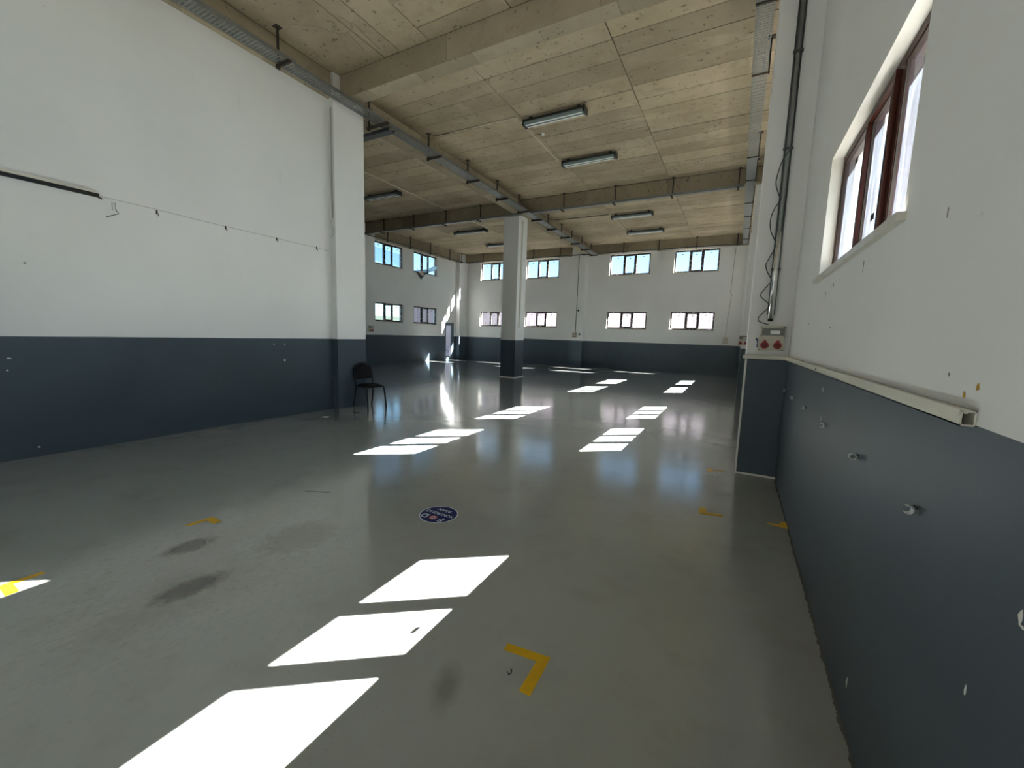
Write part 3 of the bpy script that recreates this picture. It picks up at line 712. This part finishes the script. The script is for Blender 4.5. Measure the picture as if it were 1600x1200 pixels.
# trunking on the middle column
b = MB(); b.box(-7.02,-6.99,13.36,13.44,1.8,5.58); o = b.build('cable_trunking', M['whiteplastic']); tag(o, 'white vertical trunking on the bright side of the middle column', 'trunking')
b = MB(); b.box(-6.99,-6.988,13.395,13.405,1.82,5.55); b.build('seam', M['rod'], o)
# right end of the far wall: cord and junction box
b = MB(); b.tube([(-.36,YF-.01,5.66),(-.40,YF-.01,4.4),(-.42,YF-.012,3.7),(-.36,YF-.01,3.62),(-.44,YF-.01,2.6),(-.46,YF-.01,1.74)], .012, 6)
o = b.build('thin_cord', M['wirelight']); tag(o, 'thin grey cord down the right end of the far wall', 'cable')
b = MB(); b.bevbox(-.56,-.34,YF-.05,YF,1.45,1.74,.01); o = b.build('junction_box', M['beige']); tag(o, 'pale junction box low at the right end of the far wall', 'junction box')
# conduits on the left pillar's near side
o = empty('vertical_conduit'); tag(o, 'pair of painted conduits on the left corner pillar, ending halfway down', 'conduit')
for dx in (-.070,-.050):
    b = MB(); b.cyl((XP+dx,5.388,3.62),(XP+dx,5.388,5.55),.008,8); b.build('pipe', M['wirelight'], o)
b = MB(); b.tube([(XP-.06,5.385,3.62),(XP-.09,5.375,3.54),(XP-.05,5.37,3.48),(XP-.01,5.36,3.40),(XP-.03,5.36,3.30),(XP-.09,5.37,3.27)], .005, 6); b.build('loose_wire', M['wirelight'], o)

# ------------------------------------------------------------------ dado trunking on the right wall
o = empty('dado_trunking'); tag(o, 'white plastic trunking along the right wall at paint line height, open at the near end', 'trunking')
def utrunk(x0,x1,y0,y1,z0,z1,along):
    b = MB(); t = .004
    if along == 'y':
        b.box(x0,x0+t,y0,y1,z0,z1); b.box(x1-t,x1,y0,y1,z0,z1); b.box(x0,x1,y0,y1,z0,z0+t); b.box(x0,x1,y0,y1,z1-t,z1)
        b.box(x0-.002,x0,y0,y1,z1-.012,z1+.002)
    else:
        b.box(x0,x1,y0,y0+t,z0,z1); b.box(x0,x1,y1-t,y1,z0,z1); b.box(x0,x1,y0,y1,z0,z0+t); b.box(x0,x1,y0,y1,z1-t,z1)
    return b
utrunk(XR-.030,XR-.001,1.37,5.43,1.366,1.404,'y').build('long_channel', M['whiteplastic'], o)
utrunk(XPR-.03,XR-.001,yp-.038,yp-.001,1.364,1.410,'x').build('pillar_channel', M['whiteplastic'], o)
b = MB(); b.cyl((XR-.033,3.42,1.385),(XR-.030,3.42,1.385),.009,12); b.build('knockout_hole', M['black'], o)
b = MB(); b.tube([(XR-.027,1.370,1.401),(XR-.024,1.366,1.397),(XR-.020,1.366,1.398),(XR-.016,1.37,1.401)], .0015, 6); b.build('bent_lip', M['whiteplastic'], o)

# ------------------------------------------------------------------ pipe clips on the slate paint
clip_y = [(1.61,1.068,'nearest the camera',0), (2.28,1.063,'second nearest the camera',1), (3.04,1.066,'third from the camera',0), (3.84,1.06,'fourth from the camera',2), (4.55,1.052,'fifth from the camera',1), (5.30,1.045,'farthest, in the pillar corner',2)]
for y, z, lab, k in clip_y:
    r = empty('pipe_clip', (XR, y, z)); r.scale = (.8,.8,.8); tag(r, 'small chrome pipe clip on the slate right wall, '+lab, 'pipe clip', group='chrome pipe clips on the right wall')
    b = MB(); b.box(-.003,0,-.012,.012,-.012,.012); b.box(-.014,-.003,-.010,.010,-.008,.010); b.build('base', M['galv'], r)
    R0 = .0165; cx = -.014-R0
    half = .012
    open_ang = 1.05 if k != 1 else .25
    arc = [math.pi-open_ang-(2*math.pi-2*open_ang)*i/18 for i in range(19)]
    vs, fs = [], []
    for a in arc:
        for rr in (R0, R0-.0042):
            for yy in (-half, half): vs.append((cx+rr*math.cos(a), yy, rr*math.sin(a)))
    for i in range(len(arc)-1):
        p, q = i*4, (i+1)*4
        fs += [(p,q,q+1,p+1),(p+2,p+3,q+3,q+2),(p,p+2,q+2,q),(p+1,q+1,q+3,p+3)]
    fs += [(0,1,3,2), (len(vs)-4,len(vs)-2,len(vs)-1,len(vs)-3)]
    b = MB(); b.add(vs, fs); b.build('ring', M['chrome'], r)
    b = MB(); b.cyl((-.010,-half-.006,.013),(-.010,half+.002,.013),.004,8); b.build('bolt', M['black'], r)
    if k == 1:
        b = MB(); b.cyl((cx,-half+.002,0),(cx,half-.002,0),.0125,14); b.build('plug', M['galv'], r)

# ------------------------------------------------------------------ near left wall: trunking, cord
o = empty('wall_rail'); tag(o, 'black-edged open rail high on the near left wall', 'rail')
b = MB(); b.box(XL,XL+.03,-2.2,2.14,3.085,3.115); b.build('rail', M['whiteplastic'], o)
b = MB(); b.box(XL,XL+.034,-2.2,2.15,3.045,3.085); b.build('slot', M['black'], o)
b = MB(); b.tube([(XL+.03,1.95,3.06),(XL+.05,2.08,3.055),(XL+.04,2.17,3.03)], .009, 6); b.build('cable_end', M['black'], o)
b = MB(); b.tube([(XL+.004,2.17,3.065),(XL+.006,2.7,3.06),(XL+.005,3.3,3.045),(XL+.006,4.1,3.04),(XL+.006,5.1,3.03),(XL+.006,5.37,3.02)], .0035, 6)
o = b.build('thin_cord', M['wirelight']); tag(o, 'thin cord line running along the near left wall towards the pillar', 'cable')
for y in (2.72, 3.56, 4.35, 5.1):
    b = MB(); b.box(XL,XL+.012,y-.008,y+.008,3.0,3.05); b.tube([(XL+.01,y,3.02),(XL+.02,y+.015,3.0),(XL+.015,y+.005,2.975)], .004, 6); b.build('cord_clip', M['rod'], o)
o = empty('wire_stub'); tag(o, 'short bent wire stub below the end of the black-edged rail', 'wire')
for y in (2.27, 2.30):
    b = MB(); b.cyl((XL+.008,y,2.93),(XL+.008,y,3.03),.005,6); b.build('wire', M['wirelight'], o)
b = MB(); b.tube([(XL+.01,2.30,2.94),(XL+.03,2.32,2.90),(XL+.03,2.27,2.87),(XL+.02,2.20,2.83)], .005, 6); b.build('hook', M['galv_dark'], o)

# paint chips and marks, each a thin flake on its wall
def chip(parent, x, y, z, ry, rz_, mat, nrm='x', name='paint_chip'):
    b = MB(); n = 7; t = .0015; vs = []
    for k in range(n):
        a = 2*math.pi*k/n; rr = 1+.25*math.sin(3*a+y*7)
        vs.append((0, ry*rr*math.cos(a), rz_*rr*math.sin(a)))
    s_ = -1 if parent is wall_right else 1
    vs2 = [(s_*t, v[1], v[2]) for v in vs]
    b.add(vs+vs2, [tuple(range(n)), tuple(range(2*n-1,n-1,-1))]+[(i,(i+1)%n,(i+1)%n+n,i+n) for i in range(n)])
    b.build(name, mat, parent, loc=(x, y, z))
for y, z, a, c_, mm in ((2.03,.17,.006,.022,'chip'),(1.23,.79,.003,.012,'chip'),(1.10,1.05,.006,.014,'chip'),(1.09,1.035,.01,.003,'chip'),(3.28,1.26,.008,.02,'chip'),(3.23,1.08,.006,.02,'chip'),
                    (1.72,1.95,.003,.016,'chipdark'),(2.64,1.94,.004,.03,'chipdark'),(1.51,1.89,.004,.006,'chip'),(1.39,1.46,.006,.009,'chipyellow'),(1.45,1.435,.006,.009,'chipyellow'),
                    (4.22,1.72,.008,.008,'chipdark'),(3.29,1.66,.007,.007,'chipdark'),(1.55,1.48,.003,.006,'chipdark'),(3.6,1.9,.006,.018,'chipdark'),(3.35,1.93,.006,.012,'chipdark')):
    chip(wall_right, XR, y, z, a, c_, M[mm], name='paint_chip' if mm == 'chip' else 'wall_mark')
for y, z, a, c_, mm in ((1.31,1.13,.02,.008,'chip'),(1.29,1.0,.01,.008,'chip'),(4.42,.99,.018,.018,'chip'),(4.43,1.27,.01,.01,'chip'),(4.24,1.27,.01,.01,'chip'),(1.46,.11,.012,.01,'chip'),(1.5,2.17,.012,.012,'chipdark')):
    chip(wall_left, XL, y, z, a, c_, M[mm], name='paint_chip' if mm == 'chip' else 'wall_mark')

# ------------------------------------------------------------------ floor tape and sticker
def tape(rects, label):
    r = empty('floor_tape', (0,0,0)); tag(r, label, 'floor tape', group='yellow corner marks on the floor')
    for i, poly in enumerate(rects):
        b = MB(); b.prism(poly, .0004+.0004*i, .0014+.0004*i); b.build('tape_strip', M['yellow'], r)
tape([[(-.89,1.69),(-.885,1.642),(-.665,1.662),(-.665,1.714)], [(-.712,1.47),(-.657,1.468),(-.663,1.668),(-.715,1.664)]], 'nearest L-shaped yellow tape mark, at the bottom centre')
tape([[(-3.655,1.478),(-3.61,1.50),(-3.60,1.66),(-3.645,1.66)], [(-3.645,1.612),(-3.49,1.60),(-3.505,1.662),(-3.64,1.668)]], 'L-shaped yellow tape mark above the two brown stains')
tape([[(-3.675,.56),(-3.625,.56),(-3.63,.74),(-3.67,.73)], [(-3.67,.555),(-3.50,.55),(-3.505,.605),(-3.67,.608)]], 'L-shaped yellow tape mark at the left edge, partly in sunlight')
tape([[(-.175,3.95),(-.115,3.955),(-.12,4.115),(-.175,4.10)], [(-.175,3.945),(.02,3.99),(.02,4.04),(-.175,4.0)]], 'L-shaped yellow tape mark in front of the nearest right pillar')
tape([[(-.18,5.34),(-.13,5.35),(-.13,5.45),(-.18,5.45)], [(-.13,5.40),(.0,5.46),(.0,5.49),(-.13,5.44)]], 'worn yellow tape mark at the foot of the nearest right pillar')
tape([[(.36,4.07),(.37,4.04),(.51,4.02),(.51,4.09)], [(.455,4.08),(.51,4.08),(.51,4.16),(.47,4.15)]], 'yellow tape mark touching the right wall base')

sg = empty('floor_sticker', (-2.125,2.685,0)); tag(sg, 'round blue floor sticker reading FOD KONTROLLÜ ALAN', 'sticker')
def disc(r0, z0, z1, n=48): return [(r0*math.cos(2*math.pi*k/n), r0*math.sin(2*math.pi*k/n)) for k in range(n)]
b = MB(); b.prism(disc(.165,0,0), .0004, .0012); b.build('border', M['signwhite'], sg)
b = MB(); b.prism(disc(.157,0,0), .0012, .0016); b.build('disc', M['signblue'], sg)
dg = None
def text(body, size, x, y, mat, parent, bold=0.0, sx=1.0, z=.0017):
    cu = bpy.data.curves.new('lettering', 'FONT'); cu.body = body; cu.size = size; cu.align_x = 'CENTER'; cu.align_y = 'CENTER'; cu.offset = bold
    cu.extrude = .0002; to = bpy.data.objects.new('tmp_text', cu); COL.objects.link(to)
    bpy.context.view_layer.update()
    me = bpy.data.meshes.new_from_object(to.evaluated_get(bpy.context.evaluated_depsgraph_get()))
    bpy.data.objects.remove(to); me.materials.clear(); me.materials.append(mat)
    o = bpy.data.objects.new('lettering', me); COL.objects.link(o); o.parent = parent
    o.location = (x, y, z); o.rotation_euler = (0,0,math.pi); o.scale = (sx,1,1)
    return o
text('F', .095, .085, -.075, M['signwhite'], sg, .002)
text('D', .095, -.085, -.075, M['signwhite'], sg, .002)
text('KONTROLLÜ', .052, .0, .012, M['signwhite'], sg, .0008, .90)
text('ALAN', .052, .0, .085, M['signwhite'], sg, .0008)
def ring(r0, r1, cx, cy, z0, z1, n=32):
    b = MB(); vs = []
    for k in range(n):
        a = 2*math.pi*k/n
        for rr in (r0, r1):
            for zz in (z0, z1): vs.append((cx+rr*math.cos(a), cy+rr*math.sin(a), zz))
    fs = []
    for k in range(n):
        p, q = 4*k, 4*((k+1)%n)
        fs += [(p,q,q+1,p+1),(p+2,p+3,q+3,q+2),(p+1,q+1,q+3,p+3),(p,p+2,q+2,q)]
    b.add(vs, fs); return b
b = MB(); b.prism([(x+.0, y-.075) for x, y in disc(.036,0,0,28)], .0016, .0018); b.build('emblem_disc', M['signwhite'], sg)
ring(.023,.036,0,-.075,.0018,.002).build('emblem_ring', M['signred'], sg)
b = MB(); b.prism([(.022,-.058),(.017,-.053),(-.022,-.092),(-.017,-.097)], .0018, .0021); b.build('emblem_bar', M['signred'], sg)
b = MB(); b.prism([(-.012,-.068),(.004,-.064),(.012,-.082),(-.004,-.088)], .0018, .0019); b.build('emblem_bolt', M['signblue'], sg)

# ------------------------------------------------------------------ chair
def chair(loc, rz):
    r = empty('banquet_chair', loc, rz); tag(r, 'black upholstered metal chair with oval back against the left corner pillar', 'chair')
    # local: faces +x, y across
    hw = .205; tr = .0165
    def leg(pts): b = MB(); b.tube(pts, tr, 10); b.build('leg', M['black'], r, smooth=True)
    for s in (-1, 1):
        leg(catmull([(.26,s*(hw+.005),0.0),(.235,s*hw,.22),(.205,s*(hw-.01),.40),(.17,s*(hw-.02),.432)]))
        leg(catmull([(-.25,s*(hw+.005),0.0),(-.20,s*hw,.20),(-.165,s*(hw-.01),.42)]))
        b = MB(); b.cyl((.26,s*(hw+.005),0),(.259,s*(hw+.005),.03),.015,10); b.build('rubber_foot', M['blackfab'], r)
        b = MB(); b.cyl((-.25,s*(hw+.005),0),(-.244,s*(hw+.005),.03),.015,10); b.build('rubber_foot', M['blackfab'], r)
    b = MB()
    for s in (-1, 1): b.tube([(-.175,s*(hw-.02),.425),(.17,s*(hw-.02),.432)], .0105, 8)
    b.tube([(-.175,-(hw-.02),.425),(-.175,hw-.02,.425)], .0105, 8); b.tube([(.17,-(hw-.02),.432),(.17,hw-.02,.432)], .0105, 8)
    b.build('seat_frame', M['black'], r, smooth=True)
    # seat cushion: rounded plan, domed
    def cushion(rad_fn, th, n=28, rings=5):
        vs, fs = [], []
        prof = [(0,1.0),(.35,.98),(.7,.9),(.92,.62),(1.0,.25)]
        for t_, hgt in prof[::-1]:
            for k in range(n): x, y = rad_fn(2*math.pi*k/n); vs.append((x*t_ if t_ else 0, y*t_ if t_ else 0, th*hgt))
        L_ = len(prof)
        for i in range(L_-1):
            for k in range(n): fs.append((i*n+k, i*n+(k+1)%n, (i+1)*n+(k+1)%n, (i+1)*n+k))
        base = len(vs)
        for k in range(n): x, y = rad_fn(2*math.pi*k/n); vs.append((x*.97, y*.97, 0))
        for k in range(n): fs.append((base+k, base+(k+1)%n, (k+1)%n, k))
        fs.append(tuple(range(base+n-1, base-1, -1)))
        return vs, fs
    def sup(a, rx, ry, e=3.2):
        c, s = math.cos(a), math.sin(a); return rx*math.copysign(abs(c)**(2/e), c), ry*math.copysign(abs(s)**(2/e), s)
    vs, fs = cushion(lambda a: sup(a, .222, .21, 4.0), .062)
    b = MB(); b.add([(x+.012,y,z+.422) for x,y,z in vs], fs); b.build('seat', M['blackfab'], r, smooth=True)
    # back frame hoop leaning back
    hoop = [(-.17,-(hw-.012),.42),(-.195,-(hw-.005),.60),(-.222,-(hw-.01),.74),(-.238,-.16,.825),(-.247,-.09,.872),(-.25,0,.888),(-.247,.09,.872),(-.238,.16,.825),(-.222,hw-.01,.74),(-.195,hw-.005,.60),(-.17,hw-.012,.42)]
    b = MB(); b.tube(catmull(hoop), .0115, 10); b.build('back_frame', M['black'], r, smooth=True)
    # back pad in the hoop
    outline = [(-.185,.57),(.185,.57),(.193,.66),(.187,.74),(.15,.81),(.08,.852),(0,.866),(-.08,.852),(-.15,.81),(-.187,.74),(-.193,.66)]
    n = len(outline); vs = []; cz = .71
    def bx_(z): return -.17-.08*(z-.42)/.468
    for t_, d_ in ((1.0,0.012),(1.0,-.010),(.93,-.024),(.6,-.032)):
        for (yy, zz) in outline:
            y2, z2 = yy*t_, cz+(zz-cz)*t_; vs.append((bx_(z2)-d_, y2, z2))
    fs = [tuple(range(n))]
    for i in range(3):
        for k in range(n): fs.append((i*n+k,(i+1)*n+k,(i+1)*n+(k+1)%n,i*n+(k+1)%n))
    fs.append(tuple(range(4*n-1,3*n-1,-1)))
    b = MB(); b.add(vs, fs); b.build('backrest', M['blackfab'], r)
chair((-6.475, 5.905, 0), math.radians(-9))
b = MB(); b.prism([(-6.26,5.30),(-6.12,5.34),(-6.13,5.37),(-6.28,5.33)], .001, .006); o = b.build('floor_scrap', M['black']); tag(o, 'dark flat scrap on the floor in front of the chair', 'scrap')
b = MB(); b.prism([(-6.36,4.70),(-6.24,4.72),(-6.28,4.80),(-6.36,4.77)], .0005, .004); o = b.build('floor_scrap', M['chip']); tag(o, 'pale flake on the floor in front of the left corner pillar', 'scrap')
b = MB(); b.tube([(-.805,1.53,.004),(-.79,1.52,.004),(-.785,1.535,.004),(-.79,1.55,.004),(-.80,1.553,.004)], .002, 6); o = b.build('wire_scrap', M['black']); tag(o, 'tiny curled wire scrap beside the nearest yellow tape mark', 'wire')
b = MB(); b.prism([(-3.52,2.40),(-3.30,2.50),(-3.31,2.515),(-3.52,2.41)], .0005, .0015); o = b.build('floor_scratch', M['rod']); tag(o, 'thin dark scratch on the floor left of the blue sticker', 'scratch')

# ------------------------------------------------------------------ outside
g = MB(); g.box(-160,160,-120,220,-.45,-.3); o = g.build('ground', M['ground']); tag(o, 'dry ground outside the building', 'ground', kind='structure')
def ribbed(x0, x1, y0, y1, h, face, mat, label, pitch=.25, roofmat=None, gable=0):
    r = empty('neighbouring_building', ((x0+x1)/2,(y0+y1)/2,-.3)); tag(r, label, 'building'); r.location = (0,0,0)
    b = MB(); b.box(x0, x1, y0, y1, -.3, h); b.build('wall_block', mat, r)
    b = MB()
    if face == '-y':
        x = x0
        while x < x1: b.box(x, x+pitch*.35, y0-.05, y0, -.3, h-.05); x += pitch
    else:
        y = y0
        while y < y1: b.box(x1, x1+.05, y, y+pitch*.35, -.3, h-.05); y += pitch
    rb = b.build('cladding_rib', mat, r); rb['kind'] = 'stuff'
    b = MB()
    if gable:
        ym = (y0+y1)/2
        vs = [(x0-.2,y0-.2,h),(x1+.2,y0-.2,h),(x1+.2,y1+.2,h),(x0-.2,y1+.2,h),(x0-.2,ym,h+gable),(x1+.2,ym,h+gable)]
        b.add(vs, [(0,1,5,4),(2,3,4,5),(1,2,5),(3,0,4),(0,3,2,1)])
    else: b.box(x0-.2, x1+.2, y0-.2, y1+.2, h, h+.28)
    b.build('roof', roofmat or M['roof'], r)
    return r
ribbed(-25.2, 16, 27.0, 40, 5.35, '-y', M['rib'], 'pale ribbed industrial building beyond the far wall windows', pitch=.42)
for (x, y, w_, dd, h, lab) in ((-78,43,9,8,3.6,'low red house beyond the lower left window'), (-92,62,12,9,4.2,'second red house farther beyond the lower left window')):
    r = empty('house', (x, y, -.3)); tag(r, lab, 'house')
    b = MB(); b.box(-w_/2,w_/2,-dd/2,dd/2,0,h); b.build('walls', M['brickred'], r)
    b = MB(); b.add([(-w_/2-.3,-dd/2-.3,h),(w_/2+.3,-dd/2-.3,h),(w_/2+.3,dd/2+.3,h),(-w_/2-.3,dd/2+.3,h),(-w_/2-.3,0,h+1.8),(w_/2+.3,0,h+1.8)], [(0,1,5,4),(2,3,4,5),(1,2,5),(3,0,4),(0,3,2,1)]); b.build('roof', M['roof'], r)
import mathutils.noise as mn
def tree(x, y, h, lab):
    r = empty('tree', (x, y, -.3)); tag(r, lab, 'tree', group='trees outside the lower left window')
    b = MB(); b.cyl((0,0,0),(0,0,h*.5),.18,8,.1); b.build('trunk', M['bark'], r)
    b = MB(); n, mrg = 14, 9; vs = []; fs = []
    for i in range(mrg+1):
        ph = math.pi*i/mrg
        for k in range(n):
            th = 2*math.pi*k/n; dv = Vector((math.sin(ph)*math.cos(th), math.sin(ph)*math.sin(th), math.cos(ph)))
            rr = 1+.35*mn.noise(dv*2.1+Vector((x,y,0))); vs.append((dv.x*rr*h*.33, dv.y*rr*h*.33, h*.62+dv.z*rr*h*.36))
    for i in range(mrg):
        for k in range(n): fs.append((i*n+k,(i+1)*n+k,(i+1)*n+(k+1)%n,i*n+(k+1)%n))
    b.add(vs, fs); b.build('crown', M['leaf'], r)
for i, (x, y, h) in enumerate(((-60,34,3.4),(-66,44,4.0),(-72,52,4.4),(-58,46,3.6),(-84,66,5.0))):
    tree(x, y, h, 'bushy green tree beyond the lower left window, '+['nearest','in front of the red house','beside the red house','right of the red house','farthest'][i])
# low hill ridge on the horizon
b = MB(); n = 60; vs = []; fs = []
for i in range(n+1):
    a = math.radians(20+220*i/n); R1, R2 = 190, 230; hh = 9+5*mn.noise(Vector((i*.25,0,0)))
    for rr, zz in ((R1,-.4),(R1+15,hh*.7),(R2-10,hh),(R2+20,-.4)): vs.append((rr*math.cos(a), rr*math.sin(a), zz))
for i in range(n):
    for k in range(3): fs.append((i*4+k,(i+1)*4+k,(i+1)*4+k+1,i*4+k+1))
b.add(vs, fs); o = b.build('hill', M['hill']); tag(o, 'low green ridge on the horizon', 'hill', kind='structure')
